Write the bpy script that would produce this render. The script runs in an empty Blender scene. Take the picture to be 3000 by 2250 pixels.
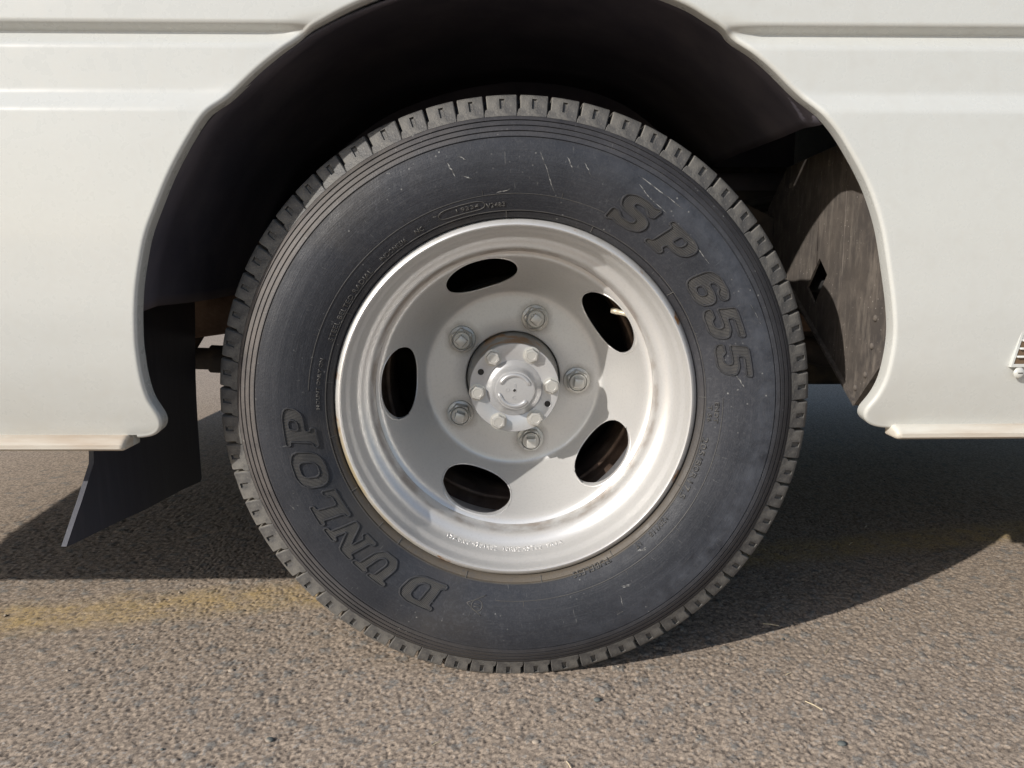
import bpy, bmesh, math, random
import numpy as np
from mathutils import Vector, Matrix

# ------------------------------------------------------------------ camera, sky, sun, exposure
scene = bpy.context.scene
rng = random.Random(7)
AXLE = Vector((0.0, 0.0, 0.381))
cam_d = bpy.data.cameras.new("camera")
cam = bpy.data.objects.new("camera", cam_d)
scene.collection.objects.link(cam)
cam.location = (-0.0242, -0.99, 0.5677)
cam.rotation_euler = (math.pi / 2 - 0.1607, 0.0, -0.0187)
cam_d.sensor_width = 36.0
cam_d.lens = 27.03
cam_d.clip_start = 0.02
cam_d.clip_end = 2000.0
scene.camera = cam

KX, KY = 1.5, 1.2                     # shadow shift per metre of height
SUN_DIR = Vector((-KX, -KY, 1.0)).normalized()
elev = math.asin(SUN_DIR.z)
world = bpy.data.worlds.new("World")
scene.world = world
world.use_nodes = True
wn = world.node_tree
for n in list(wn.nodes):
    wn.nodes.remove(n)
sky = wn.nodes.new("ShaderNodeTexSky")
sky.sky_type = 'NISHITA'
sky.sun_disc = False
sky.sun_elevation = elev
sky.sun_rotation = math.atan2(SUN_DIR.x, SUN_DIR.y)
sky.air_density = 1.0
sky.dust_density = 1.2
sky.ozone_density = 1.0
bg = wn.nodes.new("ShaderNodeBackground")
bg.inputs[1].default_value = 0.13
wo = wn.nodes.new("ShaderNodeOutputWorld")
wn.links.new(sky.outputs[0], bg.inputs[0])
wn.links.new(bg.outputs[0], wo.inputs[0])

sun_d = bpy.data.lights.new("sun", 'SUN')
sun_d.energy = 4.2
sun_d.angle = math.radians(0.6)
sun_d.color = (1.0, 0.955, 0.89)
sun = bpy.data.objects.new("sun", sun_d)
scene.collection.objects.link(sun)
sun.rotation_euler = SUN_DIR.to_track_quat('Z', 'Y').to_euler()
sun.location = SUN_DIR * 20

scene.view_settings.view_transform = 'Standard'
scene.view_settings.look = 'None'
scene.view_settings.gamma = 1.0
scene.view_settings.exposure = 0.06
scene.view_settings.use_curve_mapping = False

# ------------------------------------------------------------------ helpers
COL = scene.collection


def link(name, me, mat, parent=None, smooth=True, angle=None):
    o = bpy.data.objects.new(name, me)
    COL.objects.link(o)
    if mat is not None and len(me.materials) == 0:
        me.materials.append(mat)
    if parent is not None:
        o.parent = parent
    if smooth:
        me.shade_smooth()
        if angle is not None:
            me.set_sharp_from_angle(angle=math.radians(angle))
    return o


def mesh_from(name, v, f):
    me = bpy.data.meshes.new(name)
    me.from_pydata([tuple(map(float, p)) for p in v], [], f)
    me.update()
    return me


def fix_normals(me):
    bm = bmesh.new(); bm.from_mesh(me)
    bmesh.ops.recalc_face_normals(bm, faces=bm.faces)
    bm.to_mesh(me); bm.free()
    return me


def bm_mesh(name, bm, recalc=True):
    if recalc:
        bmesh.ops.recalc_face_normals(bm, faces=bm.faces)
    me = bpy.data.meshes.new(name)
    bm.to_mesh(me); bm.free()
    return me


def box_mesh(name, x0, x1, y0, y1, z0, z1, bev=0.003, seg=2):
    bm = bmesh.new()
    bmesh.ops.create_cube(bm, size=1.0)
    for v in bm.verts:
        v.co = Vector(((x0 + x1) / 2 + v.co.x * (x1 - x0), (y0 + y1) / 2 + v.co.y * (y1 - y0),
                       (z0 + z1) / 2 + v.co.z * (z1 - z0)))
    if bev:
        bmesh.ops.bevel(bm, geom=list(bm.edges), offset=bev, segments=seg, profile=0.5, affect='EDGES')
    return bm_mesh(name, bm)


def lathe(name, prof, n=192, closed=False):
    """prof: (r, y) pairs turned about the axle (the Y axis)."""
    v, f = [], []
    m = len(prof)
    for i in range(n):
        a = 2 * math.pi * i / n
        ca, sa = math.cos(a), math.sin(a)
        for r, y in prof:
            v.append((r * ca, y, r * sa))
    for i in range(n):
        j = (i + 1) % n
        for k in range(m if closed else m - 1):
            l = (k + 1) % m
            f.append((i * m + k, j * m + k, j * m + l, i * m + l))
    return fix_normals(mesh_from(name, v, f))


def prism(name, poly, axis, a0, a1, holes=None, bev=0.0):
    """poly: 2-D outline; axis 'x' -> outline is (y, z); axis 'y' -> outline is (x, z)."""
    from mathutils.geometry import tessellate_polygon
    loops = [[Vector((p[0], p[1], 0)) for p in poly]] + [[Vector((p[0], p[1], 0)) for p in h] for h in (holes or [])]
    tris = tessellate_polygon(loops)
    flat = [p for l in loops for p in l]
    n = len(flat)

    def P(p, a):
        return (a, p[0], p[1]) if axis == 'x' else (p[0], a, p[1])
    v = [P(p, a0) for p in flat] + [P(p, a1) for p in flat]
    f = [tuple(t) for t in tris] + [tuple(n + i for i in t) for t in tris]
    s = 0
    for l in loops:
        k = len(l)
        for i in range(k):
            a, b = s + i, s + (i + 1) % k
            f.append((a, b, n + b, n + a))
        s += k
    me = mesh_from(name, v, f)
    bm = bmesh.new(); bm.from_mesh(me)
    bmesh.ops.recalc_face_normals(bm, faces=bm.faces)
    bmesh.ops.dissolve_limit(bm, angle_limit=0.01, verts=bm.verts, edges=bm.edges)
    if bev:
        es = [e for e in bm.edges if len(e.link_faces) == 2 and e.calc_face_angle(0) > 0.5]
        bmesh.ops.bevel(bm, geom=es, offset=bev, segments=2, profile=0.5, affect='EDGES')
    bm.to_mesh(me); bm.free()
    return me


def tube_mesh(name, pts, rad, n=10, closed=False):
    v, f = [], []
    P = [Vector(p) for p in pts]
    m = len(P)
    for i, p in enumerate(P):
        if closed:
            t = P[(i + 1) % m] - P[(i - 1) % m]
        else:
            t = P[min(i + 1, m - 1)] - P[max(i - 1, 0)]
        t.normalize()
        up = Vector((0, 1, 0)) if abs(t.y) < 0.9 else Vector((0, 0, 1))
        a = t.cross(up).normalized(); b = t.cross(a)
        r = rad[i] if isinstance(rad, (list, tuple)) else rad
        for k in range(n):
            w = 2 * math.pi * k / n
            v.append(p + (a * math.cos(w) + b * math.sin(w)) * r)
    for i in range(m if closed else m - 1):
        j = (i + 1) % m
        for k in range(n):
            l = (k + 1) % n
            f.append((i * n + k, i * n + l, j * n + l, j * n + k))
    if not closed:
        f.append(tuple(range(n - 1, -1, -1)))
        f.append(tuple((m - 1) * n + k for k in range(n)))
    return fix_normals(mesh_from(name, v, f))


def interp(x, xs, ys):
    return float(np.interp(x, xs, ys))


# ------------------------------------------------------------------ node helpers
class NT:
    def __init__(self, name):
        self.m = bpy.data.materials.new(name)
        self.m.use_nodes = True
        self.t = self.m.node_tree
        self.b = self.t.nodes["Principled BSDF"]
        self.c = self.t.nodes.new("ShaderNodeTexCoord").outputs["Object"]

    def set(self, **k):
        for a, v in k.items():
            self.b.inputs[a.replace('_', ' ')].default_value = v
        return self

    def lk(self, a, b):
        self.t.links.new(a, b)

    def val(self, sock, x):
        if isinstance(x, (int, float)):
            sock.default_value = x
        elif isinstance(x, (tuple, list)):
            sock.default_value = tuple(x) if len(x) == 4 or sock.type == 'VECTOR' else tuple(x) + (1.0,)
        else:
            self.lk(x, sock)

    def math(self, op, a, b=0.0, c=None, clamp=False):
        n = self.t.nodes.new("ShaderNodeMath"); n.operation = op; n.use_clamp = clamp
        self.val(n.inputs[0], a); self.val(n.inputs[1], b)
        if c is not None:
            self.val(n.inputs[2], c)
        return n.outputs[0]

    def noise(self, scale, detail=4.0, rough=0.55, vec=None, dist=0.0):
        n = self.t.nodes.new("ShaderNodeTexNoise")
        n.inputs["Scale"].default_value = scale
        n.inputs["Detail"].default_value = detail
        n.inputs["Roughness"].default_value = rough
        n.inputs["Distortion"].default_value = dist
        self.lk(vec if vec is not None else self.c, n.inputs["Vector"])
        return n.outputs["Fac"]

    def voronoi(self, scale, feature='F1', out="Distance", vec=None, rnd=1.0):
        n = self.t.nodes.new("ShaderNodeTexVoronoi")
        n.feature = feature
        n.inputs["Scale"].default_value = scale
        n.inputs["Randomness"].default_value = rnd
        self.lk(vec if vec is not None else self.c, n.inputs["Vector"])
        return n.outputs[out]

    def remap(self, x, a, b, c=0.0, d=1.0, smooth=False):
        n = self.t.nodes.new("ShaderNodeMapRange")
        if smooth:
            n.interpolation_type = 'SMOOTHSTEP'
        self.val(n.inputs[0], x)
        for i, q in enumerate((a, b, c, d)):
            n.inputs[i + 1].default_value = q
        return n.outputs[0]

    def scale(self, s, vec=None):
        n = self.t.nodes.new("ShaderNodeMapping")
        n.inputs["Scale"].default_value = s
        self.lk(vec if vec is not None else self.c, n.inputs["Vector"])
        return n.outputs[0]

    def mix(self, f, a, b):
        n = self.t.nodes.new("ShaderNodeMix"); n.data_type = 'RGBA'
        self.val(n.inputs[0], f); self.val(n.inputs[6], a); self.val(n.inputs[7], b)
        return n.outputs[2]

    def polar(self):
        s = self.t.nodes.new("ShaderNodeSeparateXYZ")
        self.lk(self.c, s.inputs[0])
        x, y, z = s.outputs
        r = self.math('SQRT', self.math('ADD', self.math('MULTIPLY', x, x), self.math('MULTIPLY', z, z)))
        return x, y, z, r

    def band(self, r, a, b, soft):
        """1 between a and b."""
        return self.math('MULTIPLY', self.remap(r, a - soft, a + soft), self.remap(r, b - soft, b + soft, 1.0, 0.0))

    def attr(self, name):
        n = self.t.nodes.new("ShaderNodeAttribute"); n.attribute_name = name
        return n.outputs["Fac"]

    def bump(self, h, strength=0.5, dist=0.001, prev=None):
        n = self.t.nodes.new("ShaderNodeBump")
        n.inputs["Strength"].default_value = strength
        n.inputs["Distance"].default_value = dist
        self.lk(h, n.inputs["Height"])
        if prev is not None:
            self.lk(prev, n.inputs["Normal"])
        return n.outputs[0]

    def color(self, s):
        self.val(self.b.inputs["Base Color"], s)

    def rough(self, s):
        self.val(self.b.inputs["Roughness"], s)

    def normal(self, s):
        self.lk(s, self.b.inputs["Normal"])


# ------------------------------------------------------------------ materials
# white coach paint
M = NT("white_paint")
n1 = M.noise(2.2, 3); n2 = M.noise(55, 4)
c = M.mix(M.remap(n1, .3, .7), (.530, .540, .520), (.560, .565, .540))
sp = M.remap(M.voronoi(26), .0, .035, 1, 0)
c = M.mix(M.math('MULTIPLY', sp, M.remap(M.noise(3.0, 2), .62, .70, 0, .6)), c, (.26, .23, .19))
c = M.mix(M.math('MULTIPLY', M.remap(n2, .5, .8), .12), c, (.38, .34, .28))
px_, py_, pz_, pr_ = M.polar()
gr = M.math('MULTIPLY', M.remap(pz_, .345, .46, 1, 0), M.remap(M.noise(8, 5, .65), .40, .66, .05, .32))
c = M.mix(gr, c, (.42, .39, .33))
near = M.math('MULTIPLY', M.remap(M.voronoi(150), .03, .12, 1, 0), M.remap(M.noise(5, 2), .56, .70, 0, .14))
c = M.mix(near, c, (.40, .37, .32))
M.color(c)
M.rough(M.remap(n2, .3, .7, .22, .38))
M.b.inputs["Coat Weight"].default_value = .35
M.b.inputs["Coat Roughness"].default_value = .12
M.normal(M.bump(M.noise(9, 2), .12, .004))
PAINT = M.m

# dirtier paint of the sill moulding
M = NT("sill_paint")
st = M.noise(7, 5, .6, vec=M.scale((.6, 1, 6)))
c = M.mix(M.remap(st, .42, .7), (.60, .575, .51), (.44, .36, .28))
M.color(c); M.rough(.5)
M.normal(M.bump(M.noise(120, 3), .15, .001))
SILL = M.m

# tyre rubber: dust follows the ribs near the tread, blotches on the sidewall
def rubber(name, block=False):
    M = NT(name)
    x, y, z, r = M.polar()
    big = M.noise(6, 4, .6); med = M.noise(38, 5, .65); fine = M.noise(420, 3, .6)
    base = M.mix(M.remap(big, .35, .65), (.017, .019, .025), (.032, .034, .042))
    base = M.mix(M.math('MULTIPLY', M.remap(fine, .45, .75), .35), base, (.055, .057, .064))
    if not block:
        ribs = M.band(r, .334, .372, .003)
        left = M.remap(x, -.05, -.30)                       # road dust lies on the trailing side
        dust = M.math('MULTIPLY', ribs, M.math('ADD', M.math('MULTIPLY', M.math('MULTIPLY', left, M.remap(z, -.25, .05, .22, 1.0)), .62), .14))
        dust = M.math('MULTIPLY', dust, M.remap(med, .25, .6, .5, 1.0))
        base = M.mix(dust, base, (.165, .145, .130))
        # blue-grey tint on the outer wall, stronger towards the right
        blue_tint = M.math('MULTIPLY', M.band(r, .305, .338, .012), M.remap(x, .0, .26))
        blue_tint = M.math('MULTIPLY', blue_tint, M.remap(med, .35, .65, .1, .7))
        base = M.mix(blue_tint, base, (.078, .085, .102))
        # brownish patches on the wall and beside the rim
        bp = M.math('MULTIPLY', M.remap(M.noise(4.5, 3), .5, .68), M.remap(x, .15, -.2, 0, .5))
        base = M.mix(bp, base, (.075, .066, .055))
        bead = M.math('MULTIPLY', M.band(r, .2375, .2475, .001), M.remap(z, .05, -.25, .05, .75))
        base = M.mix(bead, base, (.14, .115, .085))
        grit = M.math('MULTIPLY', M.remap(M.noise(190, 4, .7), .50, .68), M.remap(M.noise(5.5, 3), .40, .62, .05, .5))
        base = M.mix(grit, base, (.070, .072, .080))
        # fine concentric scuffing
        ang = M.math('ARCTAN2', z, x)
        cb = M.t.nodes.new("ShaderNodeCombineXYZ")
        M.lk(M.math('MULTIPLY', ang, 1.6), cb.inputs[0]); M.lk(M.math('MULTIPLY', r, 130.0), cb.inputs[1])
        streak = M.noise(4.0, 4, .6, vec=cb.outputs[0])
        base = M.mix(M.math('MULTIPLY', M.remap(streak, .55, .8), .35), base, (.075, .074, .078))
        # pale nicks and spots
        sp = M.math('MULTIPLY', M.remap(M.voronoi(95), .02, .14, 1, 0), M.remap(M.noise(11, 2), .54, .62))
        base = M.mix(sp, base, (.26, .26, .25))
        # radial scratches, short
        cb2 = M.t.nodes.new("ShaderNodeCombineXYZ")
        M.lk(M.math('MULTIPLY', ang, 36.0), cb2.inputs[0]); M.lk(M.math('MULTIPLY', r, 22.0), cb2.inputs[1])
        sc = M.remap(M.noise(3.0, 2, .5, vec=cb2.outputs[0], dist=.7), .70, .76)
        base = M.mix(M.math('MULTIPLY', sc, .3), base, (.22, .22, .21))
        h = M.math('ADD', M.math('MULTIPLY', streak, .5), M.math('MULTIPLY', fine, .5))
        M.normal(M.bump(h, .5, .0014))
    else:
        dust = M.remap(med, .32, .60, .30, 1.0)
        base = M.mix(dust, base, (.150, .143, .132))
        sp = M.math('MULTIPLY', M.remap(M.voronoi(240), .0, .22, 1, 0), .5)
        base = M.mix(sp, base, (.27, .25, .22))
        M.normal(M.bump(M.math('ADD', med, fine), .45, .0016))
    M.color(base)
    M.rough(M.remap(med, .3, .7, .42, .66))
    M.b.inputs['Specular IOR Level'].default_value = .35
    return M.m


RUBBER = rubber("tyre_rubber")
TREAD = rubber("tread_rubber", True)
M = NT("dusty_groove")
M.color(M.mix(M.remap(M.noise(60, 5, .65), .35, .62), (.12, .112, .10), (.30, .28, .25))); M.rough(.85)
GROOVE = M.m

M = NT("outline_rubber")
M.color(M.mix(M.remap(M.noise(80, 3), .3, .7), (.024, .025, .029), (.050, .050, .054)))
M.rough(.5)
RUBBER2 = M.m

M = NT("letter_rubber")
M.color(M.mix(M.remap(M.noise(60, 3), .3, .7), (.046, .045, .045), (.078, .074, .069)))
M.rough(.55)
LETTER = M.m

# silver wheel paint
def silver(name, rust=0.0, dirt=0.0, base=(.67, .66, .645)):
    M = NT(name)
    x, y, z, r = M.polar()
    n = M.noise(5, 4); f = M.noise(260, 3)
    c = M.mix(M.remap(n, .3, .7), tuple(b * .94 for b in base), tuple(b * 1.04 for b in base))
    c = M.mix(M.math('MULTIPLY', M.remap(f, .5, .75), .18), c, tuple(b * .6 for b in base))
    if rust:
        # rust and chipped edge on the rim lip
        lip = M.band(r, .2325, .2400, .0008)
        rn = M.noise(16, 4, .65)
        c = M.mix(M.math('MULTIPLY', lip, M.remap(rn, .60, .66)), c, (.42, .20, .07))
        c = M.mix(M.math('MULTIPLY', lip, M.remap(M.noise(34, 3), .55, .75, 0, .5)), c, (.42, .38, .30))
        stain = M.math('MULTIPLY', M.math('MULTIPLY', lip, M.remap(x, -.12, -.19)), M.remap(z, .02, -.06))
        c = M.mix(M.math('MULTIPLY', stain, M.remap(M.noise(24, 4), .40, .58, .25, .9)), c, (.62, .50, .30))
        crud = M.math('MULTIPLY', M.band(r, .190, .2015, .0012), M.remap(M.noise(22, 5), .42, .62, 0, .75))
        c = M.mix(crud, c, (.30, .23, .18))
    if dirt:
        ang = M.math('ARCTAN2', z, x)
        a = M.math('ADD', ang, math.radians(2.0) + 4 * math.pi + math.radians(36))
        a = M.math('MODULO', a, math.radians(72))
        a = M.math('SUBTRACT', a, math.radians(36))
        px = M.math('SUBTRACT', M.math('MULTIPLY', r, M.math('COSINE', a)), .1016)
        pz = M.math('MULTIPLY', r, M.math('SINE', a))
        d = M.math('SQRT', M.math('ADD', M.math('MULTIPLY', px, px), M.math('MULTIPLY', pz, pz)))
        halo = M.remap(M.math('ADD', d, M.math('MULTIPLY', M.noise(70, 4), .012)), .022, .037, dirt, 0.0)
        c = M.mix(halo, c, (.17, .14, .11))
        spk = M.math('MULTIPLY', M.remap(M.voronoi(330), .0, .2, 1, 0), M.remap(d, .02, .05, .8, 0.03))
        c = M.mix(spk, c, (.10, .08, .06))
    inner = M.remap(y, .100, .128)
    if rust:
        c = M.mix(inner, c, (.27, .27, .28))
    M.color(c)
    M.b.inputs["Metallic"].default_value = .5
    M.rough(M.remap(f, .3, .7, .33, .44))
    M.normal(M.bump(M.noise(500, 2), .10, .0006))
    return M.m


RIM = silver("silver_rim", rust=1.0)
DISC = silver("silver_disc", dirt=.6)
NUT = silver("nut_paint", base=(.54, .53, .50))
HUB = silver("hub_paint", base=(.50, .50, .505))

M = NT("hub_barrel")
x, y, z, r = M.polar()
rn = M.math('MULTIPLY', M.remap(M.noise(22, 4), .50, .60), M.remap(z, .03, .06))
M.color(M.mix(rn, M.mix(M.remap(M.noise(60, 4), .3, .7), (.30, .30, .29), (.40, .39, .37)), (.36, .22, .12)))
M.rough(.55); M.b.inputs["Metallic"].default_value = .3
BARREL = M.m

M = NT("black_liner")
c = M.mix(M.remap(M.noise(9, 5), .4, .7), (.060, .056, .074), (.105, .095, .112))
M.color(c); M.rough(.72); M.normal(M.bump(M.noise(30, 4), .3, .004))
LINER = M.m

M = NT("flap_rubber")
st = M.noise(60, 4, .6, vec=M.scale((1, 1, .12)))
c = M.mix(M.remap(st, .50, .80, 0, .35), (.055, .056, .070), (.10, .10, .12))
sp = M.math('MULTIPLY', M.remap(M.voronoi(60), .0, .09, 1, 0), M.remap(M.noise(9, 2), .52, .6))
c = M.mix(sp, c, (.2, .2, .2))
M.color(c); M.rough(.5); M.normal(M.bump(st, .25, .002))
FLAP = M.m

M = NT("dusty_sheet")
st = M.noise(70, 5, .7, vec=M.scale((1, 1, .22)))
c = M.mix(M.remap(M.noise(7, 4), .3, .7), (.040, .036, .036), (.088, .074, .063))
c = M.mix(M.remap(M.noise(30, 5, .7), .45, .65, 0, .6), c, (.125, .105, .09))
c = M.mix(M.remap(st, .50, .70, 0, .65), c, (.19, .165, .14))
sp = M.math('MULTIPLY', M.remap(M.voronoi(130), .04, .16, 1, 0), M.remap(M.noise(15, 2), .44, .56))
c = M.mix(sp, c, (.34, .31, .28))
M.color(c); M.rough(.8); M.normal(M.bump(st, .4, .003))
SHEET = M.m

M = NT("chassis_black")
c = M.mix(M.remap(M.noise(16, 5), .45, .65), (.018, .017, .017), (.060, .045, .034))
M.color(c); M.rough(.8); M.normal(M.bump(M.noise(60, 4), .4, .003))
CHASSIS = M.m

M = NT("rusty_steel")
c = M.mix(M.remap(M.noise(26, 5), .35, .65), (.07, .042, .028), (.155, .105, .075))
M.color(c); M.rough(.85); M.normal(M.bump(M.noise(90, 4), .5, .003))
RUSTY = M.m

M = NT("valve_metal")
M.color((.60, .54, .42)); M.set(Metallic=.4, Roughness=.45)
VALVE = M.m

M = NT("window_glass")
M.color((.02, .025, .03)); M.set(Roughness=.05)
GLASS = M.m

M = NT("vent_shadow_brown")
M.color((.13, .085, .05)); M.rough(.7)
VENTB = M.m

# ground: geometry carries the grains, the attributes carry which grain is which
M = NT("asphalt")
stone = M.attr("stone"); pit = M.attr("pit"); big = M.attr("big")
n1 = M.noise(1.7, 4); n2 = M.noise(14, 4); n3 = M.noise(700, 3, .7)
c = M.mix(M.remap(n1, .3, .7), (.430, .338, .256), (.490, .390, .300))
c = M.mix(M.remap(n2, .35, .7, 0, .5), c, (.430, .350, .285))
c = M.mix(M.remap(stone, .0, 1.0, 0, .5), c, (.47, .385, .310))
c = M.mix(M.remap(stone, .80, .83, 0, .55), c, (.33, .33, .32))
c = M.mix(M.math('MULTIPLY', big, M.remap(n3, .2, .7, .65, 1)), c, (.21, .215, .21))
pn = M.remap(M.voronoi(310), .05, .35, .9, 0)
c = M.mix(M.math('MULTIPLY', pn, .55), c, (.10, .08, .065))
c = M.mix(M.math('MULTIPLY', pit, .85), c, (.085, .07, .06))
gp = M.remap(M.voronoi(150), .42, .60, 0, .5)
c = M.mix(gp, c, (.10, .08, .068))
# faded yellow road line
s = M.t.nodes.new("ShaderNodeSeparateXYZ"); M.lk(M.c, s.inputs[0])
lx, ly = s.outputs[0], s.outputs[1]
ld = M.math('SUBTRACT', ly, M.math('ADD', M.math('MULTIPLY', lx, .195), .355))
ld = M.math('ADD', ld, M.math('MULTIPLY', M.math('SUBTRACT', n2, .5), .05))
line = M.math('MULTIPLY', M.remap(ld, -.085, -.040), M.remap(ld, .015, .065, 1, 0))
line = M.math('MULTIPLY', line, M.remap(M.noise(26, 5, .65), .32, .62, .12, .68))
line = M.math('MULTIPLY', line, M.remap(pit, .1, .6, 1, .2))
c = M.mix(line, c, (.56, .385, .135))
n4 = M.noise(330, 4, .75); n5 = M.noise(150, 3, .6)
c = M.mix(M.remap(n3, .45, .70, 0, .45), c, (.56, .46, .35))
c = M.mix(M.remap(n4, .51, .62, 0, .72), c, (.105, .085, .07))
c = M.mix(M.remap(n5, .55, .70, 0, .35), c, (.17, .145, .125))
M.color(c); M.rough(.9)
M.b.inputs["Specular IOR Level"].default_value = .25
g = M.math('ADD', M.voronoi(210, 'SMOOTH_F1'), M.math('MULTIPLY', M.noise(600, 3), .8))
M.normal(M.bump(g, .22, .0012))
ASPHALT = M.m

# ------------------------------------------------------------------ ground (one sheet out to the horizon)
def hash2(ix, iy, k):
    h = (ix.astype(np.int64) * 374761393 + iy.astype(np.int64) * 668265263 + k * 1442695041) & 0x7fffffff
    h = (h ^ (h >> 13)) * 1274126177 & 0x7fffffff
    h = (h ^ (h >> 16)) & 0xffff
    return h / 65535.0


def cellular(x, y, k):
    ix, iy = np.floor(x), np.floor(y)
    best = np.full(x.shape, 9.0); sec = np.full(x.shape, 9.0); ident = np.zeros(x.shape)
    for dx in (-1, 0, 1):
        for dy in (-1, 0, 1):
            cx, cy = ix + dx, iy + dy
            px = cx + .1 + .8 * hash2(cx, cy, k); py = cy + .1 + .8 * hash2(cx, cy, k + 1)
            d = np.hypot(x - px, y - py)
            new = d < best
            sec = np.where(new, best, np.minimum(sec, d))
            ident = np.where(new, hash2(cx, cy, k + 2), ident)
            best = np.where(new, d, best)
    return best, sec, ident


def vnoise(x, y, k):
    ix, iy = np.floor(x), np.floor(y); fx, fy = x - ix, y - iy
    fx = fx * fx * (3 - 2 * fx); fy = fy * fy * (3 - 2 * fy)
    a = hash2(ix, iy, k); b = hash2(ix + 1, iy, k); c_ = hash2(ix, iy + 1, k); d = hash2(ix + 1, iy + 1, k)
    return (a * (1 - fx) + b * fx) * (1 - fy) + (c_ * (1 - fx) + d * fx) * fy


GZ = -0.004
xs = np.concatenate([-np.geomspace(120, 1.62, 26), np.arange(-1.6, -1.12, .010), np.arange(-1.12, -.62, .0034), np.arange(-.62, .74, .0019),
                     np.arange(.74, 1.22, .0034), np.arange(1.22, 1.7, .010), np.geomspace(1.72, 120, 26)])
ys = [-.30]
while ys[-1] < .45:
    ys.append(ys[-1] + .0019 + .0016 * (ys[-1] + .40))
while ys[-1] < 3.2:
    ys.append(ys[-1] + .0032 + .010 * (ys[-1] - .45))
ys = np.concatenate([-np.geomspace(120, .32, 22), np.array(ys), np.geomspace(3.4, 160, 22)])
GX, GY = np.meshgrid(xs, ys)
wob = vnoise(GX * 60, GY * 60, 90) * .5
d1, s1, id1 = cellular(GX / .0050 + wob, GY / .0050 + wob, 3)
d2, s2, id2 = cellular(GX / .0045, GY / .0045, 31)
d3, s3, id3 = cellular(GX / .034, GY / .034, 57)
rag = (vnoise(GX * 340, GY * 340, 77) - .5)
edge1 = s1 - d1
bigm = np.clip((.26 + .14 * rag * 2 - d3 - .12 * (id3 - .5)) / .05, 0, 1) * (id3 > .52)
h = .0007 * np.clip(edge1 / .16, 0, 1) ** .7 * (.5 + .7 * id1) + .0005 * (1 - d2) + .0009 * (vnoise(GX * 190, GY * 190, 5) - .5)
h += .0030 * (vnoise(GX * 7, GY * 7, 9) - .5)
h = h * (1 - bigm) + bigm * (.0016 + .0003 * rag)
hole = (id1 < .22) * np.clip((.48 - d1) / .22, 0, 1)
pitm = .5 * np.clip((.07 - edge1) / .07, 0, 1) + hole
h -= .0017 * hole
pitm = np.clip(pitm, 0, 1) * (1 - bigm)
dense = (np.clip((GX + 1.45) / .5, 0, 1) * np.clip((1.6 - GX) / .5, 0, 1) * np.clip((1.9 - GY) / 1.3, 0, 1)
         * np.clip((GY + .34) / .04, 0, 1))
Z = GZ - .0012 + h * dense + .0008 * (1 - dense)
ny, nx = GX.shape
me = bpy.data.meshes.new("asphalt_ground")
co = np.stack([GX.ravel(), GY.ravel(), Z.ravel()], 1).astype(np.float32)
idx = np.arange(ny * nx).reshape(ny, nx)
quads = np.stack([idx[:-1, :-1].ravel(), idx[:-1, 1:].ravel(), idx[1:, 1:].ravel(), idx[1:, :-1].ravel()], 1).astype(np.int32)
me.vertices.add(len(co)); me.vertices.foreach_set("co", co.ravel())
me.loops.add(quads.size); me.loops.foreach_set("vertex_index", quads.ravel())
me.polygons.add(len(quads)); me.polygons.foreach_set("loop_start", np.arange(0, quads.size, 4, dtype=np.int32))
me.update(calc_edges=True)
for nm, arr in (("stone", id1 * dense + .5 * (1 - dense)), ("pit", pitm * dense), ("big", bigm * np.clip(dense * 3, 0, 1))):
    at = me.attributes.new(nm, 'FLOAT', 'POINT'); at.data.foreach_set("value", arr.ravel().astype(np.float32))
ground = link("asphalt_ground", me, ASPHALT, smooth=True)
ground["kind"] = "structure"

# ------------------------------------------------------------------ the bus
bus = bpy.data.objects.new("bus", None)
COL.objects.link(bus)
bus["label"] = "cream white bus seen close up at its rear wheel arch with one black tyre"
bus["category"] = "bus"

# --- arch outline, left and right halves, from the lower tip up to the crown (x, z)
L = [(-.4776, .3502), (-.4624, .3517), (-.4510, .3580), (-.4470, .3699), (-.4515, .3831), (-.4575, .3985), (-.4607, .427),
     (-.4609, .4645), (-.4588, .49), (-.4560, .515), (-.4510, .545), (-.4385, .593), (-.4228, .6295), (-.4030, .6698),
     (-.3785, .7095), (-.3590, .7355), (-.3400, .7500), (-.3250, .7640), (-.3026, .7840), (-.2787, .8025), (-.2570, .8180),
     (-.2420, .8298), (-.2190, .8412), (-.1909, .8545), (-.150, .870), (-.100, .8835), (-.050, .8915), (0, .894)]
R_ = [(.4780, .3600), (.4613, .3609), (.4475, .3662), (.4417, .3745), (.4424, .3803), (.4506, .3931), (.4574, .4093),
      (.4614, .4311), (.4628, .471), (.4573, .5104), (.4460, .5618), (.4350, .6050), (.4214, .6407), (.4073, .6678), (.3888, .6966),
      (.3737, .7174), (.3544, .7385), (.3373, .7533), (.3207, .7680), (.2981, .7886), (.2753, .8066), (.2571, .8195),
      (.2389, .8338), (.2190, .8448), (.1957, .8573), (.150, .8735), (.100, .8855), (.050, .892), (0, .894)]


BK = 0.9784                    # the side stands 2 cm proud of where its outline was measured


def bx(x):
    return -.0242 + (x + .0242) * BK


def bz(z):
    return .5677 + (z - .5677) * BK


L = [(bx(a_) if a_ else 0, bz(b_)) for a_, b_ in L]
R_ = [(bx(a_) if a_ else 0, bz(b_)) for a_, b_ in R_]


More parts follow.
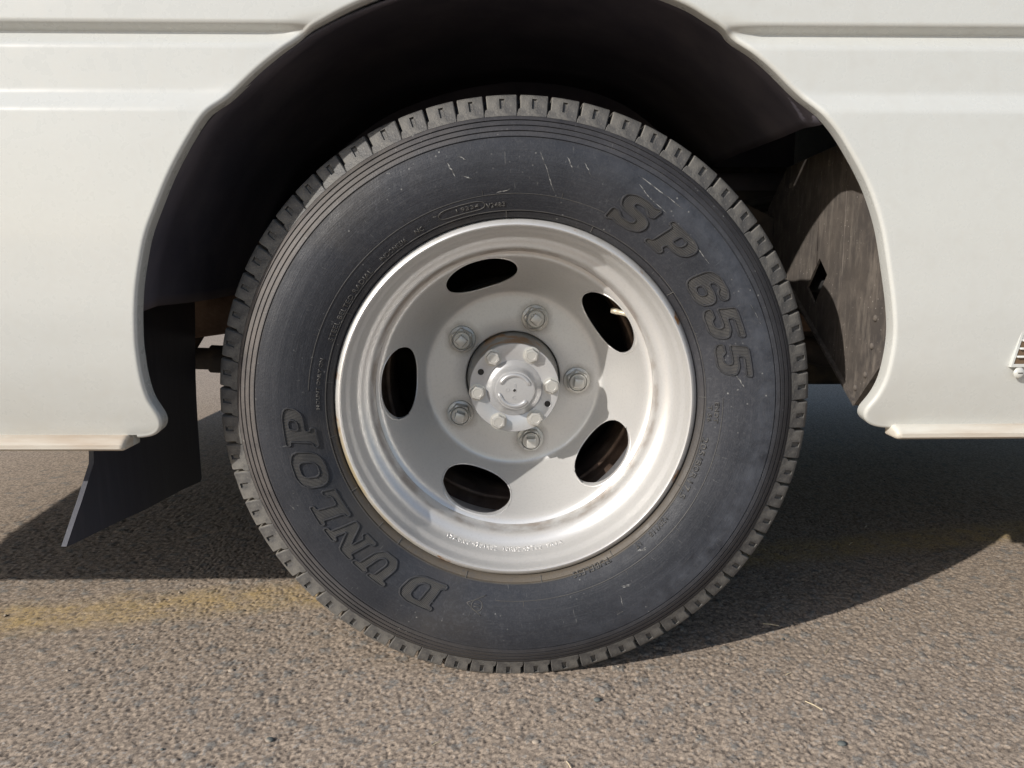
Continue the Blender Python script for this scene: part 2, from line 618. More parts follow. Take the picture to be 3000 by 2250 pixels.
def resample(pts, step):
    P = [np.array(p) for p in pts]
    out = []
    n = len(P)
    for i in range(n - 1):
        p0 = P[max(i - 1, 0)]; p1 = P[i]; p2 = P[i + 1]; p3 = P[min(i + 2, n - 1)]
        k = max(2, int(np.linalg.norm(p2 - p1) / step))
        for j in range(k):
            t = j / k
            out.append(.5 * ((2 * p1) + (-p0 + p2) * t + (2 * p0 - 5 * p1 + 4 * p2 - p3) * t * t + (-p0 + 3 * p1 - 3 * p2 + p3) * t ** 3))
    out.append(P[-1])
    A = np.array(out)
    for _ in range(8):
        B = A.copy(); B[1:-1] = .25 * A[:-2] + .5 * A[1:-1] + .25 * A[2:]; A = B
    return A


PZ = [.30, .349, .358, .38, .43, .50, .60, .70, .735, .739, .756, .760, .806, .810, .8225, .8265, .8315, .835, .90, 1.05]
PY = [-.0385, -.0390, -.0420, -.0500, -.0615, -.0700, -.0722, -.0718, -.0712, -.0700, -.0607, -.0600, -.0600, -.0588, -.0490,
      -.0490, -.0600, -.0615, -.0620, -.0615]
PZ = [bz(q) for q in PZ]; PY = [q - .02 for q in PY]
zz = np.linspace(.28, 1.1, 1641)
yy = np.interp(zz, PZ, PY)
ys_ = yy.copy()
for _ in range(1500):                      # ease the lower panel into one soft belly
    ys_[1:-1] = .25 * ys_[:-2] + .5 * ys_[1:-1] + .25 * ys_[2:]
wz = np.clip((bz(.715) - zz) / .05, 0, 1) * np.clip((zz - bz(.352)) / .01, 0, 1)
yy = yy * (1 - wz) + ys_ * wz
ker = np.exp(-np.linspace(-2, 2, 9) ** 2); ker /= ker.sum()
yy = np.convolve(np.pad(yy, 4, 'edge'), ker, 'valid')


ysm = yy.copy()
for _ in range(900):
    ysm[1:-1] = .25 * ysm[:-2] + .5 * ysm[1:-1] + .25 * ysm[2:]


def face_y(z, d=1.0):
    """outward position of the side; the pressed steps die out towards the arch edge"""
    k = min(1.0, max(0.0, d / .030)); k = k * k * (3 - 2 * k)
    k = .45 + .55 * k if z > bz(.70) else 1.0
    return float(np.interp(z, zz, yy)) * k + float(np.interp(z, zz, ysm)) * (1 - k)


REAR, FRONT = -1.47, 2.2


def side_panel(pts, sgn, xend):
    """one half of the body side with the rolled wheel-arch lip; sgn -1 left, +1 right"""
    A = resample(pts, .0022)
    T = np.gradient(A, axis=0); T /= np.linalg.norm(T, axis=1)[:, None]
    N = np.stack([T[:, 1], -T[:, 0]], 1)          # points away from the opening for the left half
    if sgn < 0:
        N = -N
    fr = .0045
    A = A - N * fr
    v, f = [], []
    NA = 7
    cols = 20
    for i, (a, n) in enumerate(zip(A, N)):
        B = a + n * fr
        if i == len(A) - 1:
            B = np.array([0, a[1] + fr])
        row = [(a[0] + n[0] * .002, face_y(B[1], 0) + .024, a[1] + n[1] * .002)]
        for k in range(NA):
            w = math.pi / 2 * k / (NA - 1)
            p = a + (B - a) * (1 - math.cos(w))
            fy = face_y(B[1], 0)
            row.append((p[0], fy + fr * (1 - math.sin(w)), p[1]))
        for k in range(1, cols + 1):
            t = (k / cols) ** 2.2
            x = B[0] + (xend - B[0]) * t
            row.append((x, face_y(B[1], abs(x - B[0])), B[1]))
        v += row
    m = len(A); w_ = 1 + NA + cols
    # rows above the crown
    zt = A[-1][1] + fr
    extra = 14
    for e in range(1, extra + 1):
        z = zt + (1.02 - zt) * e / extra
        for k in range(w_):
            x = v[(m - 1) * w_ + k][0] if k > NA else 0.0
            v.append((x, face_y(z, z - zt), z))
    for i in range(m + extra - 1):
        for k in range(w_ - 1):
            if i >= m - 1 and k < NA:
                continue
            q = (i * w_ + k, i * w_ + k + 1, (i + 1) * w_ + k + 1, (i + 1) * w_ + k)
            f.append(q)
    # turned-under lower edge
    s = len(v)
    for k in range(w_):
        p = v[k]; v.append((p[0], p[1] + .028, p[2] + .002))
    for k in range(w_ - 1):
        f.append((k, k + 1, s + k + 1, s + k))
    return v, f


vl, fl = side_panel(L, -1, REAR)
vr, fr_ = side_panel(R_, 1, FRONT)
me = mesh_from("body_panel", vl + vr, fl + [tuple(i + len(vl) for i in q) for q in fr_])
bm = bmesh.new(); bm.from_mesh(me)
bmesh.ops.remove_doubles(bm, verts=bm.verts, dist=1e-5)
bmesh.ops.recalc_face_normals(bm, faces=bm.faces)
bm.to_mesh(me); bm.free()
link("body_panel", me, PAINT, bus, smooth=True, angle=50)

# sill mouldings, one behind and one ahead of the arch
def sill(x0, x1, z0a, z0b):
    """lower moulding with a rounded end at x0"""
    sec = [(-.050, .0168), (-.066, .0165), (-.0735, .0130), (-.0790, .0080), (-.0785, .0030), (-.0740, .0), (-.050, .0)]
    v, f = [], []
    N = 60
    for i in range(N + 1):
        t = (i / N) ** 2
        x = x0 + (x1 - x0) * t
        d = abs(x - x0)
        k = math.sqrt(max(0, 1 - max(0, 1 - d / .005) ** 2)) * .5 + .5
        zb = z0a + (z0b - z0a) * t
        for y, z in sec:
            v.append((x, -.050 + (y + .050) * (.6 + .4 * k), zb + .0075 + (z - .0075) * k))
    m = len(sec)
    for i in range(N):
        for k in range(m):
            l = (k + 1) % m
            f.append((i * m + k, i * m + l, (i + 1) * m + l, (i + 1) * m + k))
    f.append(tuple(range(m))); f.append(tuple(N * m + k for k in range(m)))
    return fix_normals(mesh_from("sill_moulding", v, f))


link("sill_moulding", sill(bx(-.4850), REAR, bz(.3335), bz(.3375)), SILL, bus, angle=50)
link("sill_moulding", sill(bx(.4755), FRONT, bz(.3440), bz(.3475)), SILL, bus, angle=50)

link("sill_rail", box_mesh("sill_rail", REAR, -.475, -.0560, -.035, bz(.3345), .385, .002), PAINT, bus)
link("sill_rail", box_mesh("sill_rail", .472, FRONT, -.0560, -.035, bz(.3450), .385, .002), PAINT, bus)

# upper body with windows, roof, far side, ends
link("upper_wall", box_mesh("upper_wall", REAR, FRONT, -.081, -.02, 1.0205, 1.25, .004), PAINT, bus)
link("roof", box_mesh("roof", REAR, FRONT, -.06, 2.02, 2.45, 2.55, .04, 3), PAINT, bus)
link("far_wall", box_mesh("far_wall", REAR, FRONT, 2.0, 2.04, .42, 2.449, .004), PAINT, bus)
link("rear_wall", box_mesh("rear_wall", REAR - .03, REAR - .0005, -.0935, 2.0, .345, 2.449, .006), PAINT, bus)
link("front_wall", box_mesh("front_wall", FRONT + .001, FRONT + .04, -.02, 2.0, .30, 2.449, .006), PAINT, bus)
for i in range(5):
    w = (FRONT - REAR) / 4
    if i < 4:
        link("side_window", box_mesh("side_window", REAR + i * w + .04, REAR + (i + 1) * w - .04, -.065, -.055, 1.255, 1.95, 0), GLASS, bus, smooth=False)
    x = REAR + i * w
    link("window_pillar", box_mesh("window_pillar", max(REAR, x - .038), min(FRONT, x + .038), -.078, -.02, 1.2525, 1.9475, .003), PAINT, bus)
link("cant_rail", box_mesh("cant_rail", REAR, FRONT, -.081, -.02, 1.9525, 2.447, .004), PAINT, bus)
link("floor_pan", box_mesh("floor_pan", REAR, FRONT, .56, 1.99, .60, .66, 0), CHASSIS, bus, smooth=False)
link("floor_pan", box_mesh("floor_pan", REAR, -.60, -.01, .558, .50, .56, 0), CHASSIS, bus, smooth=False)
link("floor_pan", box_mesh("floor_pan", .56, FRONT, -.01, .558, .50, .56, 0), CHASSIS, bus, smooth=False)

# low rear corner bumper
out = [(-1.38, -.045), (-1.40, -.046), (-1.47, -.035), (-1.535, .03), (-1.57, .17), (-1.60, .5), (-1.63, 1.0), (-1.60, 1.6),
       (-1.53, 1.98), (-1.45, 2.02), (-1.35, 2.02), (-1.35, 1.9), (-1.45, 1.85), (-1.51, 1.0), (-1.47, .2), (-1.40, .05), (-1.38, .03)]
bm = bmesh.new()
for z in (.337, .44):
    vs = [bm.verts.new((p[0], p[1], z)) for p in out]
    bm.faces.new(vs)
bm.verts.ensure_lookup_table()
n = len(out)
for i in range(n):
    j = (i + 1) % n
    bm.faces.new((bm.verts[i], bm.verts[j], bm.verts[n + j], bm.verts[n + i]))
link("rear_bumper", bm_mesh("rear_bumper", bm), PAINT, bus, angle=40)

# --- wheel-arch liner following the opening, and the inner wall
full = np.concatenate([resample(L, .02)[4:], resample(R_, .02)[::-1][1:-4]])
full = np.array([p for p in full if (p[0] < 0 and p[1] > .50) or (p[0] >= 0 and p[1] > .715)])
cx, cz = 0.0, .42
v, f = [], []
ysl = [-.062, .02, .10, .20, .30, .42, .56]
for p in full:
    d = p - np.array([cx, cz]); d = d / np.linalg.norm(d)
    for k, y in enumerate(ysl):
        off = -.001 + .020 * min(1, k) + .006 * math.sin(p[0] * 9 + k)
        q = p + d * off
        v.append((q[0], y, q[1]))
m = len(ysl)
for i in range(len(full) - 1):
    for k in range(m - 1):
        f.append((i * m + k, i * m + k + 1, (i + 1) * m + k + 1, (i + 1) * m + k))
liner = link("arch_liner", fix_normals(mesh_from("arch_liner", v, f)), LINER, bus, angle=60)
md = liner.modifiers.new("thick", 'SOLIDIFY'); md.thickness = .003; md.offset = 1
link("inner_wall", box_mesh("inner_wall", -.56, .56, .561, .60, .475, 1.0, .003), LINER, bus)
link("chassis_rail", box_mesh("chassis_rail", REAR, FRONT, .52, .559, .485, .60, .004), CHASSIS, bus)

# --- wheel parts -------------------------------------------------------------
def side_y(r):
    return float(np.interp(r, [.2375, .243, .25, .262, .275, .29, .305, .32, .333, .363],
                           [.002, -.0035, -.008, -.0145, -.0195, -.0235, -.0255, -.0250, -.0225, -.0045]))


tp = [(.2340, .020), (.2385, .008), (.2395, .0015), (.2420, -.0025), (.2455, -.0050), (.2462, -.0042), (.2470, -.0062)]
for r in np.linspace(.249, .331, 26):
    tp.append((r, side_y(r)))
tp += [(.3328, -.0226), (.3334, -.0205), (.3342, -.0203), (.3348, -.0218), (.3400, -.0202), (.3405, -.0180), (.3413, -.0178),
       (.3419, -.0193), (.3470, -.0163), (.3475, -.0140), (.3483, -.0138), (.3489, -.0153), (.3540, -.0118), (.3545, -.0093),
       (.3553, -.0090), (.3559, -.0106), (.3605, -.0068), (.3612, -.0048), (.3640, -.0010), (.3680, .0035), (.3725, .0085),
       (.3765, .0150), (.3790, .0230), (.3790, .036), (.3868, .0375), (.3865, .098), (.3790, .100), (.3790, .108), (.3865, .110),
       (.3865, .150), (.376, .166), (.350, .176), (.305, .190), (.262, .180), (.2385, .168), (.234, .160)]
tyre = link("tyre", lathe("tyre", tp, 300), RUBBER, bus, angle=38)
tyre.location = AXLE

# tread shoulder blocks, each its own object, sharing three meshes of slightly different pitch
def block_mesh(name, wdeg):
    rows = [(.3600, -.0052), (.3606, -.0072), (.3645, -.0052), (.3700, -.0022), (.3706, -.0020), (.3825, .0040), (.3831, .0043),
            (.3868, .0070), (.3888, .0110), (.3896, .0165), (.3896, .055)]
    us = [-.5, -.47, -.085, -.075, .095, .105, .47, .5]
    W = math.radians(wdeg)
    v, f = [], []
    for j, (r, y) in enumerate(rows):
        for i, u in enumerate(us):
            a = u * W
            yy_ = y; rr = r
            if i < 2 and j <= 3:
                a -= (.0038 if j < 3 else .0022) / .37          # foot of the block
            if 3 <= i <= 4 and 4 <= j <= 5:
                yy_ += .0032                                      # little sipe pocket
                a += (.0012 if i == 3 else -.0012) / .37 * (1 if j == 5 else 0)
            if i in (0, 7):
                yy_ += .0008; rr -= .0006
            v.append((rr * math.sin(a), yy_, rr * math.cos(a)))
    n = len(us)
    for j in range(len(rows) - 1):
        for i in range(n - 1):
            f.append((j * n + i, j * n + i + 1, (j + 1) * n + i + 1, (j + 1) * n + i))
    # flanks down to the carcass
    nface = len(f)
    s = len(v)
    base = [(.3585, .000), (.3590, .003), (.3620, .006), (.3660, .010), (.3665, .011), (.372, .018), (.3725, .019), (.3740, .022),
            (.3750, .026), (.3760, .032), (.3765, .055)]
    for side in (0, n - 1):
        for j, (r, y) in enumerate(base):
            a = us[side] * W
            v.append((r * math.sin(a), y, r * math.cos(a)))
    m = len(rows)
    for q, side in enumerate((0, n - 1)):
        for j in range(m - 1):
            f.append((j * n + side, (j + 1) * n + side, s + q * m + j + 1, s + q * m + j))
    top = (m - 1) * n
    f.append(tuple([top + i for i in range(n)] + [s + m + m - 1, s + m - 1]))
    me_ = mesh_from(name, v, f)
    me_.materials.append(TREAD); me_.materials.append(GROOVE)
    for p_ in me_.polygons:
        p_.material_index = 1 if p_.index >= nface else 0
    return fix_normals(me_)


pitches = []
rp = random.Random(3)
kinds = [5.35, 5.75, 6.25]
seq = []
while sum(kinds[k] for k in seq) < 354:
    seq.append(rp.choice([0, 1, 1, 2]))
tot = sum(kinds[k] for k in seq)
bmes = [block_mesh("tread_block", kinds[k] * 360 / tot - .64) for k in range(3)]
for b in bmes:
    b.shade_smooth(); b.set_sharp_from_angle(angle=math.radians(28))
a = 0.4
for k in seq:
    w = kinds[k] * 360 / tot
    o = bpy.data.objects.new("tread_block", bmes[k])
    COL.objects.link(o); o.parent = tyre
    o.rotation_euler = (0, math.radians(a + w / 2), 0)
    a += w


# --- sidewall lettering
def ang_pt(theta, r, y):
    return (r * math.cos(theta), y, r * math.sin(theta))


GLY = {
    'D': [[(0, 0), (.75, 0), (1.0, .1), (1.12, .3), (1.12, .7), (1.0, .9), (.75, 1), (0, 1), (0, .84), (.14, .84), (.14, .16), (0, .16)],
          [(.46, .2), (.68, .2), (.8, .32), (.8, .68), (.68, .8), (.46, .8)]],
    'U': [[(0, 1), (.58, 1), (.58, .84), (.46, .84), (.46, .32), (.54, .2), (.70, .2), (.78, .32), (.78, .84), (.66, .84), (.66, 1),
           (1.15, 1), (1.15, .84), (1.02, .84), (1.02, .25), (.85, 0), (.35, 0), (.15, .25), (.15, .84), (0, .84)]],
    'N': [[(0, 0), (.5, 0), (.5, .16), (.38, .16), (.38, .62), (.80, 0), (1.02, 0), (1.02, .84), (1.15, .84), (1.15, 1), (.7, 1),
           (.7, .84), (.82, .84), (.82, .42), (.42, 1), (0, 1), (0, .84), (.14, .84), (.14, .16), (0, .16)]],
    'L': [[(0, 0), (1.05, 0), (1.05, .42), (.90, .42), (.82, .2), (.5, .2), (.5, .84), (.64, .84), (.64, 1), (0, 1), (0, .84),
           (.14, .84), (.14, .16), (0, .16)]],
    'O': [[(.34, 0), (.78, 0), (1.02, .1), (1.12, .3), (1.12, .7), (1.02, .9), (.78, 1), (.34, 1), (.1, .9), (0, .7), (0, .3), (.1, .1)],
          [(.42, .22), (.70, .22), (.80, .34), (.80, .66), (.70, .78), (.42, .78), (.32, .66), (.32, .34)]],
    'P': [[(0, 0), (.62, 0), (.62, .16), (.5, .16), (.5, .34), (.8, .34), (1.02, .4), (1.12, .55), (1.12, .8), (1.02, .94), (.8, 1),
           (0, 1), (0, .84), (.14, .84), (.14, .16), (0, .16)],
          [(.5, .52), (.7, .52), (.78, .58), (.78, .76), (.7, .82), (.5, .82)]],
    'S': [[(0, 0), (.14, 0), (.2, .07), (.35, 0), (.8, 0), (1.03, .1), (1.1, .28), (1.02, .48), (.8, .58), (.42, .64), (.36, .72),
           (.42, .8), (.68, .8), (.84, .66), (1.0, .66), (1.0, 1), (.88, 1), (.82, .93), (.65, 1), (.28, 1), (.06, .9), (.02, .72),
           (.12, .52), (.3, .44), (.68, .38), (.76, .3), (.7, .2), (.4, .2), (.18, .36), (0, .36)]],
    '6': [[(.3, 0), (.75, 0), (1.0, .1), (1.05, .25), (1.05, .42), (.95, .55), (.75, .6), (.4, .6), (.4, .72), (.5, .8), (.66, .8),
           (.72, .7), (1.02, .7), (1.02, .9), (.8, 1), (.35, 1), (.1, .88), (.02, .7), (.02, .25), (.1, .08)],
          [(.42, .18), (.65, .18), (.72, .25), (.72, .36), (.65, .42), (.42, .42), (.36, .36), (.36, .25)]],
    '5': [[(0, .3), (.33, .3), (.38, .2), (.6, .2), (.7, .28), (.7, .4), (.62, .47), (.05, .47), (.12, 1), (1.02, 1), (1.02, .82),
           (.42, .82), (.40, .64), (.75, .64), (.98, .54), (1.04, .4), (1.0, .15), (.78, 0), (.25, 0), (.03, .1)]],
}


def cut_corners(P, d=.045):
    out = []
    n = len(P)
    for i in range(n):
        a = np.array(P[i - 1]); b = np.array(P[i]); c_ = np.array(P[(i + 1) % n])
        for q in (a, c_):
            l = np.linalg.norm(q - b)
            out.append(tuple(b + (q - b) * min(d / l, .45)))
    return out


def letter(ch, centre_deg, width, r0=.2670, r1=.3080, shear=.30):
    H = r1 - r0
    loops = [cut_corners(l) for l in GLY[ch]]
    ww = max(p[0] for p in loops[0])

    def mp(u, v_, dy):
        # letter space -> tyre wall; clockwise reading, tops outwards
        s_ = ((u / ww - .5) * width + (v_ - .5) * H * shear)
        r = r0 + v_ * H
        th = math.radians(centre_deg) - s_ / .2875
        return ang_pt(th, r, side_y(r) - dy)
    v, f = [], []

    mats = []

    def ridge(P, hw, hh, closed=True, mi=0):
        n = len(P); b = len(v)
        for i in range(n):
            p = np.array(P[i])
            q0 = np.array(P[i - 1]) if (closed or i > 0) else p
            q1 = np.array(P[(i + 1) % n]) if (closed or i < n - 1) else p
            t = q1 - q0
            t = t / (np.linalg.norm(t) + 1e-9)
            nn = np.array([-t[1], t[0]])
            sx = hw / (width / ww); sz = hw / H
            for o_, h_ in ((-1.0, -.0004), (-.45, hh), (.45, hh), (1.0, -.0004)):
                v.append(mp(p[0] + nn[0] * o_ * sx, p[1] + nn[1] * o_ * sz, h_))
        for i in range(n if closed else n - 1):
            j = (i + 1) % n
            for k in range(3):
                f.append((b + i * 4 + k, b + i * 4 + k + 1, b + j * 4 + k + 1, b + j * 4 + k)); mats.append(mi)
    for l in loops:
        P = []
        n = len(l)
        for i in range(n):
            p, q = np.array(l[i]), np.array(l[(i + 1) % n])
            k = max(1, int(np.linalg.norm((q - p) * np.array([width / ww, H])) / .004))
            for t in range(k):
                P.append(tuple(p + (q - p) * t / k))
        ridge(P, .0013, .0021)
    # hatching: fine ribs parallel to the slanted stems
    step = .0019 / (width / ww)
    u = step * .5
    while u < ww:
        xs_ = []
        for l in loops:
            n = len(l)
            for i in range(n):
                p, q = l[i], l[(i + 1) % n]
                if (p[0] - u) * (q[0] - u) < 0:
                    xs_.append(p[1] + (q[1] - p[1]) * (u - p[0]) / (q[0] - p[0]))
        xs_.sort()
        for a_, b_ in zip(xs_[0::2], xs_[1::2]):
            if b_ - a_ > .05:
                k = max(2, int((b_ - a_) * H / .008) + 1)
                ridge([(u, a_ + (b_ - a_) * t / (k - 1)) for t in range(k)], .00085, .0006, closed=False, mi=1)
        u += step
    me_ = mesh_from("raised_letter", v, f)
    me_.materials.append(RUBBER2); me_.materials.append(LETTER)
    me_.polygons.foreach_set("material_index", mats)
    o = link("raised_letter", fix_normals(me_), None, tyre, smooth=True, angle=40)
    return o


for ch, an, w in (('D', 243.2, .052), ('U', 229.6, .051), ('N', 218.7, .052), ('L', 208.0, .046), ('O', 197.0, .050), ('P', 185.6, .050)):
    letter(ch, an, w, r0=.2615, r1=.2995)
for ch, an, w in (('S', 59.3, .051), ('P', 46.8, .049)):
    letter(ch, an, w, r0=.2630, r1=.3030)
for ch, an, w in (('6', 32.2, .044), ('5', 22.4, .043), ('5', 12.4, .043)):
    letter(ch, an, w, r0=.2630, r1=.3030, shear=.22)


def small_text(txt, start_deg, end_deg, r, size, parent, surf, name="moulded_text", inward=False, depth=.0008, mat=None):
    """flat lettering moulded in low relief round the axle; surf(r) gives the wall's y"""
    cu = bpy.data.curves.new("t", 'FONT')
    cu.body = txt; cu.size = size * 1.38; cu.resolution_u = 2; cu.offset = size * .015
    to = bpy.data.objects.new("t", cu)
    COL.objects.link(to)
    bpy.context.view_layer.update()
    me_ = bpy.data.meshes.new_from_object(to.evaluated_get(bpy.context.evaluated_depsgraph_get()))
    bpy.data.objects.remove(to); bpy.data.curves.remove(cu)
    bm_ = bmesh.new(); bm_.from_mesh(me_); bpy.data.meshes.remove(me_)
    x0 = min(q.co.x for q in bm_.verts); x1 = max(q.co.x for q in bm_.verts)
    res = bmesh.ops.extrude_face_region(bm_, geom=list(bm_.faces))
    for g_ in res["geom"]:
        if isinstance(g_, bmesh.types.BMVert):
            g_.co.z = 1.0
    for q in bm_.verts:
        t = (q.co.x - x0) / (x1 - x0)
        th = math.radians(start_deg + (end_deg - start_deg) * t)
        rr = r - q.co.y if inward else r + q.co.y
        up = q.co.z
        q.co = Vector(ang_pt(th, rr, surf(rr) - (depth if up > .5 else -.0003)))
    me2 = bm_mesh(name, bm_)
    return link(name, me2, mat, parent, smooth=False)


for t_, a0, a1, r, sz in (("MOUNT ONLY ON", 181, 166, .2540, .0042), ("STEEL BELTED RADIAL", 160.5, 136.5, .2490, .0058),
                          ("INDONESIA", 132.5, 123, .2495, .0055), ("NC", 120, 117.3, .2510, .0055),
                          ("I 9334", 107, 100.5, .2545, .0048), ("V2483", 98.6, 93.2, .2525, .0055),
                          ("ENDT", 0.8, -5.2, .2580, .0052), ("T 56", -0.2, -5.2, .2505, .0048),
                          ("205/80R17.5", -10, -30, .2490, .0072), ("120/118", -37.5, -45, .2495, .0060),
                          ("LT", -48.5, -50.5, .2495, .0055), ("TUBELESS", -59, -72, .2440, .0070)):
    small_text(t_, a0, a1, r, sz, tyre, side_y, mat=LETTER)


def arc_ridge(r, a0, a1, hw=.0006, hh=.0006, name="moulded_line"):
    n = max(3, int(abs(a1 - a0) / 1.5))
    v, f = [], []
    for i in range(n + 1):
        th = math.radians(a0 + (a1 - a0) * i / n)
        for o_, h_ in ((-1, -.0005), (-.3, hh), (.3, hh), (1, -.0005)):
            rr = r + o_ * hw
            v.append(ang_pt(th, rr, side_y(rr) - h_))
    for i in range(n):
        for k in range(3):
            f.append((i * 4 + k, i * 4 + k + 1, (i + 1) * 4 + k + 1, (i + 1) * 4 + k))
    return fix_normals(mesh_from(name, v, f))


def tick(th, r0, r1, hw=.0007, hh=.0008):
    v, f = [], []
    t0 = math.radians(th)
    for r in np.linspace(r0, r1, 5):
        for o_, h_ in ((-1, -.0005), (-.3, hh), (.3, hh), (1, -.0005)):
            v.append(ang_pt(t0 + o_ * hw / r, r, side_y(r) - h_))
    for i in range(4):
        for k in range(3):
            f.append((i * 4 + k, i * 4 + k + 1, (i + 1) * 4 + k + 1, (i + 1) * 4 + k))
    return fix_normals(mesh_from("moulded_tick", v, f))


link("moulded_line", arc_ridge(.2672, 175.5, 66), LETTER, tyre)
link("moulded_line", arc_ridge(.2672, 2, -96), LETTER, tyre)
link("moulded_line", arc_ridge(.2475, 0, 360, .0007, .0007), LETTER, tyre)
for th in (173, 151, 93, 67, 36, 2, -27, -58, -82, -106, -130, -152, 190, 222):
    link("moulded_tick", tick(th, .2395, .2475), LETTER, tyre)
for th in (160, 121, 99, 78, -14, -38, -57, -88):
    link("moulded_tick", tick(th, .2672, .2735, .0005, .0005), LETTER, tyre)
# oval frame round the mould number
ov = []
for t in np.linspace(0, 2 * math.pi, 48, endpoint=False):
    cxx = math.copysign(abs(math.cos(t)) ** .35, math.cos(t)); szz = math.copysign(abs(math.sin(t)) ** .9, math.sin(t))
    r = .2570 + szz * .0052
    ov.append(ang_pt(math.radians(105.5 - cxx * 6.6), r, side_y(r)))
link("moulded_frame", tube_mesh("moulded_frame", ov, .0006, 6, True), LETTER, tyre)
# pointed emblem ahead of the D: two strokes and a ring
c0 = math.radians(258.6)


def emb(px, pr):
    r = .2740 + pr
    return ang_pt(c0 - px / .274, r, side_y(r))


def eline(p, q, n=6):
    return [emb(p[0] + (q[0] - p[0]) * i / n, p[1] + (q[1] - p[1]) * i / n) for i in range(n + 1)]


link("moulded_emblem", tube_mesh("moulded_emblem", eline((.0125, .001), (-.0125, -.012)), .0007, 6), LETTER, tyre)
link("moulded_emblem", tube_mesh("moulded_emblem", eline((.0125, .001), (-.0085, .014)), .0007, 6), LETTER, tyre)
link("moulded_emblem", tube_mesh("moulded_emblem", [emb(-.0015 + .0072 * math.cos(t), .0022 + .0072 * math.sin(t))
                                                    for t in np.linspace(0, 2 * math.pi, 24, endpoint=False)], .0006, 6, True), LETTER, tyre)
link("moulded_emblem", tube_mesh("moulded_emblem", eline((.0025, .0005), (-.0055, .0005), 3), .0005, 6), LETTER, tyre)
link("moulded_emblem", tube_mesh("moulded_emblem", eline((.0025, .004), (-.0055, .004), 3), .0005, 6), LETTER, tyre)

# pale scuffs across the wall: short strips lying on the rubber (angle, radius)
SC = [[(84.8, .3161), (83.1, .2978), (80.2, .2722)], [(105.8, .3144), (105.4, .3081), (104.6, .2956)], [(103.0, .3183), (101.5, .3121)],
      [(102.9, .2947), (101.1, .2894)], [(95.7, .2682), (91.8, .272)], [(-51.2, .2569), (-48.2, .2599)], [(-50.6, .2580), (-48.6, .2615)],
      [(-60.5, .282), (-57.8, .2856)], [(-60.0, .284), (-58.0, .2868)], [(-64.6, .3133), (-62.9, .3128)], [(-61.6, .2918), (-62.2, .305)],
      [(74.8, .3138), (72.6, .3013)], [(61.7, .3155), (58.1, .3076), (52.6, .3048)], [(8.2, .2837), (5.0, .2922)],
      [(114.1, .2601), (110.8, .2588)], [(46.2, .3019), (42.7, .3007), (37.1, .3001)], [(138.8, .3599), (136.0, .356)],
      [(78.8, .3154), (76.8, .2999)], [(63, .324), (57, .321), (50, .3215)], [(205, .318), (203.5, .321)], [(24, .322), (19, .326)]]
v, f = [], []
rs_ = random.Random(5)
for l in SC:
    if l[0][1] < .24:
        continue
    n = 7
    P_ = []
    for i in range(n):
        t = i / (n - 1) * (len(l) - 1)
        k = min(int(t), len(l) - 2); t -= k
        P_.append((l[k][0] + (l[k + 1][0] - l[k][0]) * t + rs_.uniform(-.15, .15), l[k][1] + (l[k + 1][1] - l[k][1]) * t + rs_.uniform(-.0005, .0005)))
    b = len(v)
    for i, (a_, r_) in enumerate(P_):
        w_ = rs_.uniform(.0002, .0008) * (0.2 if i in (0, n - 1) else 1)
        q0 = P_[max(i - 1, 0)]; q1 = P_[min(i + 1, n - 1)]
        d_ = Vector((math.radians(q1[0] - q0[0]) * r_, q1[1] - q0[1], 0)); d_.normalize()
        for s_ in (-1, 1):
            rr = r_ + d_.x * s_ * w_
            v.append(ang_pt(math.radians(a_) - d_.y * s_ * w_ / r_, rr, side_y(rr) - .00025))
    for i in range(n - 1):
        f.append((b + 2 * i, b + 2 * i + 1, b + 2 * i + 3, b + 2 * i + 2))
M = NT("scuff"); M.color(M.mix(M.remap(M.noise(260, 3), .45, .6), (.06, .06, .062), (.26, .26, .25))); M.rough(.8)
sc_ = link("scuff_marks", fix_normals(mesh_from("scuff_marks", v, f)), M.m, tyre, smooth=False)
sc_["kind"] = "stuff"

# --- rim (outer wheel of the pair)
rp_ = [(.2345, .016), (.2375, .011), (.2386, .0075), (.2382, .0050), (.2368, .0025), (.2345, -.0002), (.2322, -.0022), (.2302, -.0030), (.2288, -.0015), (.2281, .0020),
       (.2277, .008), (.2270, .014), (.2258, .019), (.2232, .0235), (.2212, .030), (.2196, .038), (.2178, .0465), (.2150, .0515),
       (.2105, .0555), (.2055, .0595), (.2020, .0650), (.2000, .0720), (.1990, .082), (.1985, .0955), (.1985, .115), (.1990, .140),
       (.2000, .160), (.2040, .168), (.2100, .171), (.2160, .1725), (.2230, .174), (.2290, .177), (.2340, .180), (.2350, .176),
       (.2310, .1800), (.2260, .1800), (.2200, .1795), (.2150, .1790), (.2100, .1780), (.2060, .1740), (.2038, .160), (.2035, .110),
       (.2035, .082), (.2060, .068), (.2110, .062), (.2190, .056), (.2230, .045), (.2260, .030), (.2290, .024), (.2320, .021)]
rim = link("wheel_rim", lathe("wheel_rim", rp_, 256, True), RIM, bus, angle=60)
rim.location = AXLE

